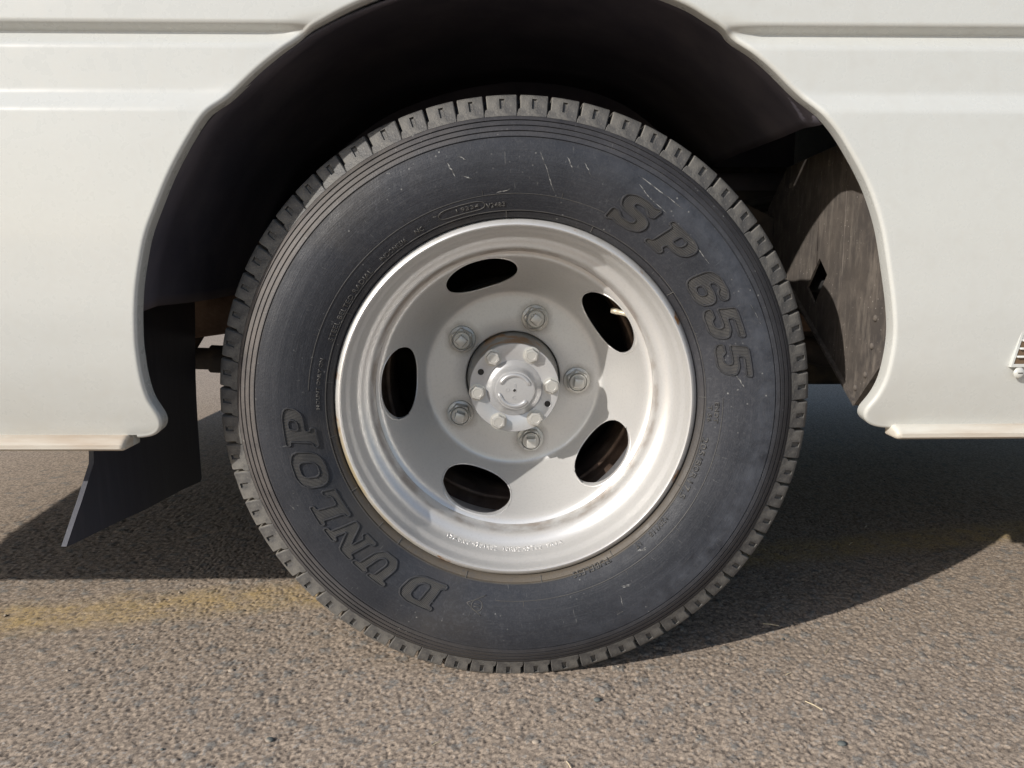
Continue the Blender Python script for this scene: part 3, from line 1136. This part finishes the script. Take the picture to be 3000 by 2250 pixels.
# disc with five slots
dp = [(.0745, .236), (.0745, .2240), (.0757, .2215), (.0785, .2205), (.100, .2205), (.128, .2205), (.1350, .2203), (.1390, .2190),
      (.1430, .2148), (.1462, .2075), (.1505, .1975), (.1600, .1800), (.1665, .1640), (.1730, .1480), (.1785, .1340), (.1830, .1210),
      (.1870, .1090), (.1905, .1010), (.1945, .0960), (.1983, .0945), (.1983, .1020), (.1950, .1040), (.1930, .1100), (.1900, .1190),
      (.1860, .1330), (.1800, .1480), (.1735, .1640), (.1670, .1800), (.1600, .1980), (.1550, .2120), (.1500, .2240), (.1440, .2310),
      (.1350, .2340), (.100, .2340), (.078, .2340)]
disc_tmp = link("tmp_disc", lathe("tmp_disc", dp, 240, True), None, None, smooth=False)
cut = bmesh.new()
for k in range(5):
    th = math.radians(34.3 + 72 * k)
    ring_a, ring_b = [], []
    for i in range(64):
        t = 2 * math.pi * i / 64
        ct, st_ = math.cos(t), math.sin(t)
        u = math.copysign(abs(ct) ** (2 / 2.5), ct) * .0545
        w = math.copysign(abs(st_) ** (2 / 2.3), st_) * .0215
        w *= 1 - .10 * (u / .05) ** 2
        r_c = .1712
        p = (r_c + w) - u * u * 1.6
        x = p * math.cos(th) - u * math.sin(th); z = p * math.sin(th) + u * math.cos(th)
        ring_a.append(cut.verts.new((x, .07, z))); ring_b.append(cut.verts.new((x, .30, z)))
    cut.faces.new(ring_a); cut.faces.new(list(reversed(ring_b)))
    for i in range(64):
        j = (i + 1) % 64
        cut.faces.new((ring_a[i], ring_b[i], ring_b[j], ring_a[j]))
cut_o = link("tmp_cut", bm_mesh("tmp_cut", cut), None, None, smooth=False)
bo = disc_tmp.modifiers.new("b", 'BOOLEAN'); bo.object = cut_o; bo.operation = 'DIFFERENCE'; bo.solver = 'EXACT'
bpy.context.view_layer.update()
dme = bpy.data.meshes.new_from_object(disc_tmp.evaluated_get(bpy.context.evaluated_depsgraph_get()))
dme.name = "wheel_disc"; dme.materials.clear()
bpy.data.objects.remove(disc_tmp); bpy.data.objects.remove(cut_o)
disc = link("wheel_disc", dme, DISC, bus, angle=42)
disc.location = AXLE
# rolled edge round each slot
DR = [p[0] for p in dp[:20]]; DY = [p[1] for p in dp[:20]]
for k in range(5):
    th = math.radians(34.3 + 72 * k)
    pts = []
    for i in range(72):
        t = 2 * math.pi * i / 72
        ct, st_ = math.cos(t), math.sin(t)
        u = math.copysign(abs(ct) ** (2 / 2.5), ct) * .0545
        w = math.copysign(abs(st_) ** (2 / 2.3), st_) * .0215
        w *= 1 - .10 * (u / .05) ** 2
        p = (.1712 + w) - u * u * 1.6
        x = p * math.cos(th) - u * math.sin(th); z = p * math.sin(th) + u * math.cos(th)
        rr = math.hypot(x, z)
        pts.append((x, float(np.interp(rr, DR, DY)) + .0006, z))
    link("slot_edge", tube_mesh("slot_edge", pts, .0013, 8, True), DISC, disc)

# nuts and studs
def hexring(bm_, r, y, n=6, rot=0.0):
    return [bm_.verts.new((r * math.cos(2 * math.pi * i / n + rot), y, r * math.sin(2 * math.pi * i / n + rot))) for i in range(n)]


def stack(name, rings, cap=True, n=6):
    bm_ = bmesh.new()
    prev = None
    for (r, y, rot) in rings:
        cur = hexring(bm_, r, y, n, rot)
        if prev:
            for i in range(n):
                j = (i + 1) % n
                bm_.faces.new((prev[i], prev[j], cur[j], cur[i]))
        prev = cur
    if cap:
        bm_.faces.new(prev)
    return bm_


def nut_mesh():
    n = 48
    bm_ = bmesh.new()

    def hexr(t, R, k):
        a = (t % (math.pi / 3)) - math.pi / 6
        rh = R * math.cos(math.pi / 6) / math.cos(a)
        return min(rh, R * .975) * k
    prev = None
    for kind, R, y in (('c', .0215, .0), ('c', .0205, -.004), ('h', .0188, -.005), ('h', .0188, -.0165), ('h', .0176, -.0190),
                       ('c', .0150, -.0195), ('c', .0146, -.0192), ('c', .0144, -.0150), ('c', .0131, -.0150), ('c', .0131, -.0215),
                       ('c', .0122, -.0225)):
        cur = []
        for i in range(n):
            t = 2 * math.pi * i / n
            r = R if kind == 'c' else hexr(t, R, 1)
            cur.append(bm_.verts.new((r * math.cos(t), y, r * math.sin(t))))
        if prev:
            for i in range(n):
                j = (i + 1) % n
                bm_.faces.new((prev[i], prev[j], cur[j], cur[i]))
        prev = cur
    bm_.faces.new(prev)
    return bm_mesh("lug_nut", bm_)


nme = nut_mesh(); nme.materials.append(NUT); nme.shade_smooth(); nme.set_sharp_from_angle(angle=math.radians(30))
bm = bmesh.new()
bmesh.ops.create_cube(bm, size=1)
for v_ in bm.verts:
    v_.co = Vector((v_.co.x * .0145, -.0300 + v_.co.y * .017, v_.co.z * .0145))
bmesh.ops.bevel(bm, geom=list(bm.edges), offset=.0014, segments=2, profile=.5, affect='EDGES')
sme = bm_mesh("square_stud", bm); sme.materials.append(NUT); sme.shade_smooth()
for an, rn_, rs in ((70, 8, 40), (142, 28, 42), (214, 12, 20), (286, 3, 0), (-2, 25, 8)):
    t = math.radians(an)
    loc = Vector((.1016 * math.cos(t), .2207, .1016 * math.sin(t)))
    o = bpy.data.objects.new("lug_nut", nme); COL.objects.link(o); o.parent = disc; o.location = loc
    o.rotation_euler = (0, math.radians(rn_), 0)
    o = bpy.data.objects.new("square_stud", sme); COL.objects.link(o); o.parent = disc; o.location = loc
    o.rotation_euler = (0, math.radians(rs), 0)

# valve stem through the upper right slot
vt = math.radians(30)
va = Vector((.1740, .122, .1060))
vb = Vector((.1430, .138, .1130))
vp = [va + (vb - va) * t for t in (0, .15, .3, .35, .7, .75, 1.0)]
vo = link("valve_stem", tube_mesh("valve_stem", vp, [.0055, .0055, .005, .0038, .0038, .0045, .0040], 14), VALVE, disc)

# small stamped characters low on the rim
RR = [p[0] for p in rp_[11:22]][::-1]; RY = [p[1] for p in rp_[11:22]][::-1]
small_text("15X6.00 4781482  10RB2.45T00  9A1A", 244, 288, .2190, .0034, rim, lambda r: float(np.interp(r, RR, RY)),
           name="stamped_text", inward=True, depth=.00022, mat=RIM)

# --- axle hub
hp = [(.0690, .34), (.0725, .30), (.0725, .226), (.0700, .215), (.0665, .195), (.0640, .150), (.0630, .1345), (.0651, .1335), (.0660, .1320),
      (.0660, .1265), (.0652, .1252), (.0420, .1250), (.0412, .1256), (.0405, .1250), (.0395, .1238), (.0350, .1215), (.0325, .1190),
      (.0308, .1150), (.0298, .1080), (.0290, .1050), (.0275, .1035), (.0240, .1032), (.0, .1032)]
hub = link("axle_hub", lathe("axle_hub", hp, 160), HUB, bus, angle=40)
hub.location = AXLE
link("hub_barrel", lathe("hub_barrel", [(.0732, .30), (.0732, .227), (.0706, .2155), (.0672, .1955), (.0648, .150), (.0642, .1375)], 128), BARREL, hub)
# curved ribs on the cap
for a0, a1 in ((20, 155), (190, 320)):
    pts = [(.0226 * math.cos(math.radians(q)), .1030, .0226 * math.sin(math.radians(q))) for q in np.linspace(a0, a1, 22)]
    rad = [.0016] + [.0030] * 20 + [.0016]
    link("cap_rib", tube_mesh("cap_rib", pts, rad, 10), HUB, hub)
M = NT("hole_dark"); M.color((.02, .018, .016)); M.rough(.8); HOLE = M.m
def plug(name, x, z, r, y, parent, mat):
    me_ = lathe(name, [(r * 1.25, y + .0004), (r * 1.18, y - .0006), (r, y - .0004), (r * .94, y + .004)], 24)
    o = link(name, me_, HUB, parent); o.location = (x, 0, z)
    me_ = lathe(name + "_bore", [(r * .95, y - .0001), (.0, y - .0001)], 20)
    o = link("hole", me_, mat, parent, smooth=False); o.location = (x, 0, z)
for an in (154, -26):
    t = math.radians(an)
    plug("tapped_hole", .0545 * math.cos(t), .0545 * math.sin(t), .0048, .1250, hub, HOLE)
plug("vent_hole", 0, 0, .0022, .1032, hub, HOLE)
for t_, px, pz in (("D", -.0105, .0010), ("8", .0015, .0070), ("G", -.0015, -.0105)):
    cu = bpy.data.curves.new("t", 'FONT'); cu.body = t_; cu.size = .0085; cu.resolution_u = 2; cu.extrude = .0003; cu.offset = .0001
    to = bpy.data.objects.new("t", cu); COL.objects.link(to)
    bpy.context.view_layer.update()
    me_ = bpy.data.meshes.new_from_object(to.evaluated_get(bpy.context.evaluated_depsgraph_get()))
    bpy.data.objects.remove(to)
    me_.transform(Matrix.Rotation(math.pi / 2, 4, 'X'))
    me_.materials.clear()
    o = link("cast_mark", me_, HUB, hub, smooth=False); o.location = (px - .003, .1029, pz - .003)
# six flange bolts
bm = bmesh.new()
prev = None
for n_, R, y in ((48, .0125, .1252), (48, .0125, .1236), (48, .0108, .1234), (48, .0108, .1170), (48, .0096, .1152), (48, .0062, .1150), (48, .0056, .1156)):
    cur = []
    for i in range(n_):
        t = 2 * math.pi * i / n_
        r = R
        if R in (.0108, .0096):
            a_ = (t % (math.pi / 3)) - math.pi / 6
            r = min(R * math.cos(math.pi / 6) / math.cos(a_), R * .98)
        cur.append(bm.verts.new((r * math.cos(t), y, r * math.sin(t))))
    if prev:
        for i in range(n_):
            j = (i + 1) % n_
            bm.faces.new((prev[i], prev[j], cur[j], cur[i]))
    prev = cur
bm.faces.new(prev)
bme = bm_mesh("hub_bolt", bm); bme.materials.append(NUT); bme.shade_smooth(); bme.set_sharp_from_angle(angle=math.radians(30))
for an, rt in ((124.7, 12), (63, 40), (3.5, 22), (-55.8, 5), (-115.3, 30), (186.3, 17)):
    t = math.radians(an)
    o = bpy.data.objects.new("hub_bolt", bme); COL.objects.link(o); o.parent = hub
    o.location = (.0545 * math.cos(t), 0, .0545 * math.sin(t)); o.rotation_euler = (0, math.radians(rt), 0)

# --- inner wheel of the pair, drum, axle
ip = [(.2340, .225), (.2385, .222), (.262, .214), (.305, .205), (.340, .212), (.372, .222), (.3865, .240), (.3865, .385), (.372, .40),
      (.34, .41), (.30, .42), (.25, .41), (.235, .40)]
inner = link("inner_tyre", lathe("inner_tyre", ip, 160), RUBBER, bus, angle=50); inner.location = AXLE
ir = [(.1960, .2235), (.1965, .2195), (.2010, .2190), (.2040, .2250), (.2200, .228), (.2370, .226), (.2350, .221), (.2300, .223), (.2260, .232), (.2200, .245), (.2130, .262), (.2020, .275), (.2000, .30), (.2000, .34), (.216, .37), (.237, .40)]
o = link("inner_rim", lathe("inner_rim", ir, 160), RUSTY, bus); o.location = AXLE
o = link("inner_disc", lathe("inner_disc", [(.075, .2345), (.140, .2345), (.150, .240), (.152, .252), (.152, .30)], 120), RUSTY, bus); o.location = AXLE
o = link("brake_drum", lathe("brake_drum", [(.05, .262), (.1560, .262), (.1600, .266), (.1600, .300), (.1640, .304), (.1640, .312), (.1600, .316), (.1600, .42), (.05, .43)], 120), CHASSIS, bus, angle=40); o.location = AXLE
o = link("drum_backing", lathe("drum_backing", [(.05, .392), (.226, .392), (.228, .398), (.05, .399)], 96), CHASSIS, bus); o.location = AXLE
o = link("axle_housing", lathe("axle_housing", [(.0, .40), (.055, .40), (.055, .85), (.12, .95), (.12, 1.15), (.055, 1.25), (.055, 1.7), (0, 1.7)], 48), CHASSIS, bus); o.location = AXLE
fw = link("far_tyre", lathe("far_tyre", [(.2340, 1.98), (.262, 1.99), (.31, 2.0), (.36, 1.985), (.3865, 1.96), (.3865, 1.60), (.36, 1.58), (.30, 1.57), (.234, 1.58)], 96), RUBBER, bus)
fw.location = AXLE

# --- mud flap behind the wheel
fp = [(-.020, .72), (-.020, .42), (.016, .322), (.012, .300), (-.0237, .258), (-.0330, .248), (-.0640, .2135), (-.0570, .2120),
      (.060, .2050), (.20, .190), (.320, .1760), (.368, .170), (.374, .175), (.378, .30), (.382, .50), (.40, .72)]
me = prism("mud_flap", fp, 'x', -.5650, -.5585)
bm = bmesh.new(); bm.from_mesh(me)
bmesh.ops.triangulate(bm, faces=bm.faces)
for z in np.arange(.2, .7, .04):
    bmesh.ops.bisect_plane(bm, geom=list(bm.verts) + list(bm.edges) + list(bm.faces), plane_co=(0, 0, z), plane_no=(0, 0, 1))
for y in np.arange(0.0, .36, .04):
    bmesh.ops.bisect_plane(bm, geom=list(bm.verts) + list(bm.edges) + list(bm.faces), plane_co=(0, y, 0), plane_no=(0, 1, 0))
for v_ in bm.verts:
    v_.co.x += .006 * math.sin(v_.co.y * 14) * max(0, (.45 - v_.co.z) / .25) + .004 * math.sin(v_.co.z * 11 + 1)
bm.to_mesh(me); bm.free()
flap = link("mud_flap", me, FLAP, bus, angle=40)
link("flap_bar", box_mesh("flap_bar", -.570, -.5655, .0, .40, .60, .64, .002), CHASSIS, bus)

# --- splash plate ahead of the wheel, with its slot, bent edge and rivets
sp_ = [(.0400, .3715), (-.022, .432), (-.022, .70), (.10, .735), (.3536, .722), (.4357, .660), (.4500, .632), (.326, .5367), (.300, .520)]
hole = [(.2060, .4990), (.2380, .5240), (.1960, .5700), (.1650, .5450)]
plate = link("splash_plate", prism("splash_plate", sp_, 'x', .4700, .4735, [hole]), SHEET, bus, smooth=False)
def edge_strip(a_, b_, x0=.4640, x1=.4738, t=.0022):
    d = Vector((0, b_[0] - a_[0], b_[1] - a_[1])); n_ = Vector((0, -d.z, d.y)).normalized() * t
    v = []
    for x in (x0, x1):
        for p, s_ in ((a_, -1), (b_, -1), (b_, 1), (a_, 1)):
            v.append((x, p[0] + n_.y * s_, p[1] + n_.z * s_))
    f = [(0, 1, 2, 3), (4, 5, 6, 7), (0, 1, 5, 4), (1, 2, 6, 5), (2, 3, 7, 6), (3, 0, 4, 7)]
    return fix_normals(mesh_from("plate_flange", v, f))
link("plate_flange", edge_strip((.0400, .3710), (.326, .5340)), SHEET, plate, smooth=False)
link("plate_flange", edge_strip((.0385, .3722), (-.022, .4320)), SHEET, plate, smooth=False)
for py_, pz_ in ((.006, .492), (.010, .455), (.048, .393), (.022, .415), (.33, .69), (.10, .69), (.18, .71)):
    o = link("rivet", lathe("rivet", [(.0048, .0), (.0042, -.002), (.002, -.003), (0, -.003)], 12), SHEET, plate)
    o.rotation_euler = (0, 0, -math.pi / 2); o.location = (.4698, py_, pz_)
# ribs pressed in the plate
for y_ in (.115, .205):
    me_ = tube_mesh("pressed_rib", [(.4705, y_, .46 if y_ < .15 else .58), (.4705, y_, .56), (.4705, y_ + .004, .70)], .0013, 8)
    link("pressed_rib", me_, SHEET, plate)
# strip of sheet between plate and lip, lower tail
link("edge_sheet", prism("edge_sheet", [(-.030, .44), (-.030, .356), (-.018, .357), (.020, .366), (.038, .376), (.034, .392), (.0, .432)], 'x', .4775, .4800, bev=.0005), SHEET, bus, smooth=False)
# bracket seen through the slot
link("plate_bracket", box_mesh("plate_bracket", .490, .55, .10, .30, .515, .535, .003), CHASSIS, bus)
link("plate_bolt", lathe("plate_bolt", [(.010, .0), (.010, -.012), (.008, -.014), (0, -.014)], 16), SHEET, bus).location = (.484, .172, .532)

# --- odds and ends inside the arch
link("brake_hose", tube_mesh("brake_hose", [(-.50, .50, .60), (-.44, .48, .635), (-.38, .46, .63), (-.33, .47, .66), (-.30, .50, .72)], .009, 12), CHASSIS, bus)
link("brake_hose", tube_mesh("brake_hose", [(.30, .46, .70), (.36, .44, .655), (.43, .46, .665), (.50, .47, .68), (.56, .50, .67)], .007, 12), CHASSIS, bus)
link("wall_bracket", box_mesh("wall_bracket", -.46, -.40, .545, .560, .60, .66, .003), RUSTY, bus)
link("wall_bracket", box_mesh("wall_bracket", .36, .56, .535, .560, .66, .70, .003), CHASSIS, bus)
link("wall_rib", box_mesh("wall_rib", -.56, .56, .550, .560, .735, .745, .002), CHASSIS, bus)

# --- chassis pieces around the wheel
link("cross_bracket", prism("cross_bracket", [(.30, .600), (.47, .565), (.47, .640), (.44, .655), (.36, .690), (.30, .700)], 'y', .40, .42, bev=.002), CHASSIS, bus, smooth=False)
link("cross_beam", box_mesh("cross_beam", .26, .52, .43, .50, .56, .655, .006), CHASSIS, bus)
link("leaf_spring", box_mesh("leaf_spring", -.75, .75, .43, .50, .435, .470, .004), RUSTY, bus)
link("spring_hanger", prism("spring_hanger", [(-.62, .42), (-.44, .445), (-.36, .500), (-.36, .60), (-.50, .60), (-.62, .52)], 'y', .41, .515, bev=.003), RUSTY, bus, smooth=False)
link("shock_absorber", tube_mesh("shock_absorber", [(-.80, .55, .378), (-.66, .55, .373), (-.60, .55, .371), (-.597, .55, .371), (-.50, .55, .366)],
                                 [.022, .022, .022, .028, .028], 18), CHASSIS, bus)
link("spring_shackle", tube_mesh("spring_shackle", [(-.66, .55, .50), (-.645, .55, .46), (-.635, .55, .42), (-.66, .55, .385)], .026, 12), CHASSIS, bus)
# dark box hung under the floor ahead of the axle, and pipes
link("under_box", box_mesh("under_box", .80, 1.7, 1.20, 1.70, .206, .58, .02, 3), CHASSIS, bus)
link("under_pipe", tube_mesh("under_pipe", [(.45, .75, .50), (.55, .70, .40), (.70, .70, .36), (1.5, .72, .36)], .03, 14), CHASSIS, bus)
link("chassis_rail", box_mesh("chassis_rail", REAR, FRONT, 1.40, 1.44, .50, .598, .004), CHASSIS, bus)

# --- louvred vent at the right edge of the view
def vent():
    x0b, x0t, x1 = bx(.6085), bx(.6250), .80
    z0, z1 = bz(.4410), .512
    yv = face_y(.47)
    fr = bpy.data.objects.new("vent_grille", mesh_from("vent_grille", [], []))
    v = []
    f = []
    pts = [(x0b, z0), (x1, z0), (x1, z1), (x0t, z1)]
    w = .004
    outer = [(x0b - w, z0 - w), (x1 + w, z0 - w), (x1 + w, z1 + w), (x0t - w, z1 + w)]
    fr = link("vent_grille", prism("vent_grille", outer, 'y', yv - .0015, yv + .0035, [pts], bev=.0006), PAINT, bus, smooth=False)
    link("vent_back", prism("vent_back", pts, 'y', yv + .0002 - .0004, yv + .0012 - .0009), VENTB, fr, smooth=False)
    k = 0
    z = z0 + .009
    while z < z1 - .004:
        t = (z - z0) / (z1 - z0)
        xa = x0b + (x0t - x0b) * t
        link("louvre", box_mesh("louvre", xa, x1, yv - .0045, yv - .0006, z - .0013, z + .0013, .0005, 1), PAINT, fr)
        z += .0098
    for xs_ in (bx(.6165), .78):
        o = link("screw", lathe("screw", [(.0068, .0), (.0060, -.0018), (.0035, -.0028), (.0, -.0030)], 20), PAINT, fr)
        o.location = (xs_, yv - .0002, bz(.4300))
        o = link("screw_slot", box_mesh("screw_slot", -.0028, .0028, -.0032, -.0027, -.0006, .0006, 0), HOLE, fr, smooth=False)
        o.location = (xs_, yv - .0002, bz(.4300))


vent()

# ------------------------------------------------------------------ loose grit and straw on the asphalt
bm = bmesh.new()
rg = random.Random(11)
spots = [(.105, -.062, .0042), (.246, -.075, .0040), (.385, -.16, .0046), (-.40, .02, .004), (-.30, -.14, .0045), (.02, -.15, .004)]
for i in range(150):
    spots.append((rg.uniform(-1.0, 1.0), rg.uniform(-.25, 1.1), rg.uniform(.0010, .0026)))
for x_, y_, r_ in spots:
    res = bmesh.ops.create_icosphere(bm, subdivisions=1 if r_ < .003 else 2, radius=r_)
    rot = Matrix.Rotation(rg.uniform(0, 6.28), 3, Vector((rg.random(), rg.random(), rg.random() + .1)).normalized())
    for v_ in res["verts"]:
        q = rot @ v_.co
        v_.co = Vector((x_ + q.x * 1.2, y_ + q.y, GZ + r_ * .25 + q.z * .6))
grit = link("loose_grit", bm_mesh("loose_grit", bm), None, None, smooth=True)
M = NT("grit"); M.color(M.mix(M.remap(M.noise(40, 2), .45, .55), (.11, .12, .115), (.36, .30, .24))); M.rough(.8)
grit.data.materials.append(M.m)
grit["kind"] = "stuff"; grit["label"] = "loose grit and small pebbles scattered over the asphalt"
v, f = [], []
for i in range(16):
    x_, y_ = rg.uniform(-.9, .9), rg.uniform(-.25, 1.0)
    a_ = rg.uniform(0, 3.14); l_ = rg.uniform(.004, .013); w_ = .00045
    dx, dy = math.cos(a_) * l_, math.sin(a_) * l_
    nx_, ny_ = -math.sin(a_) * w_, math.cos(a_) * w_
    b = len(v)
    z_ = GZ + .0012
    for t, zz_ in ((-1, z_), (0, z_ + .0008), (1, z_)):
        v += [(x_ + dx * t - nx_, y_ + dy * t - ny_, zz_), (x_ + dx * t + nx_, y_ + dy * t + ny_, zz_), (x_ + dx * t, y_ + dy * t, zz_ + .0008)]
    for k in (0, 3):
        for q in range(3):
            r2 = (q + 1) % 3
            f.append((b + k + q, b + k + r2, b + k + 3 + r2, b + k + 3 + q))
M = NT("straw"); M.color((.62, .52, .34)); M.rough(.7)
straw = link("straw_bits", fix_normals(mesh_from("straw_bits", v, f)), M.m, None, smooth=False)
straw["kind"] = "stuff"; straw["label"] = "tiny dry straw bits lying on the asphalt"
bus.location = (0, 0, 0)
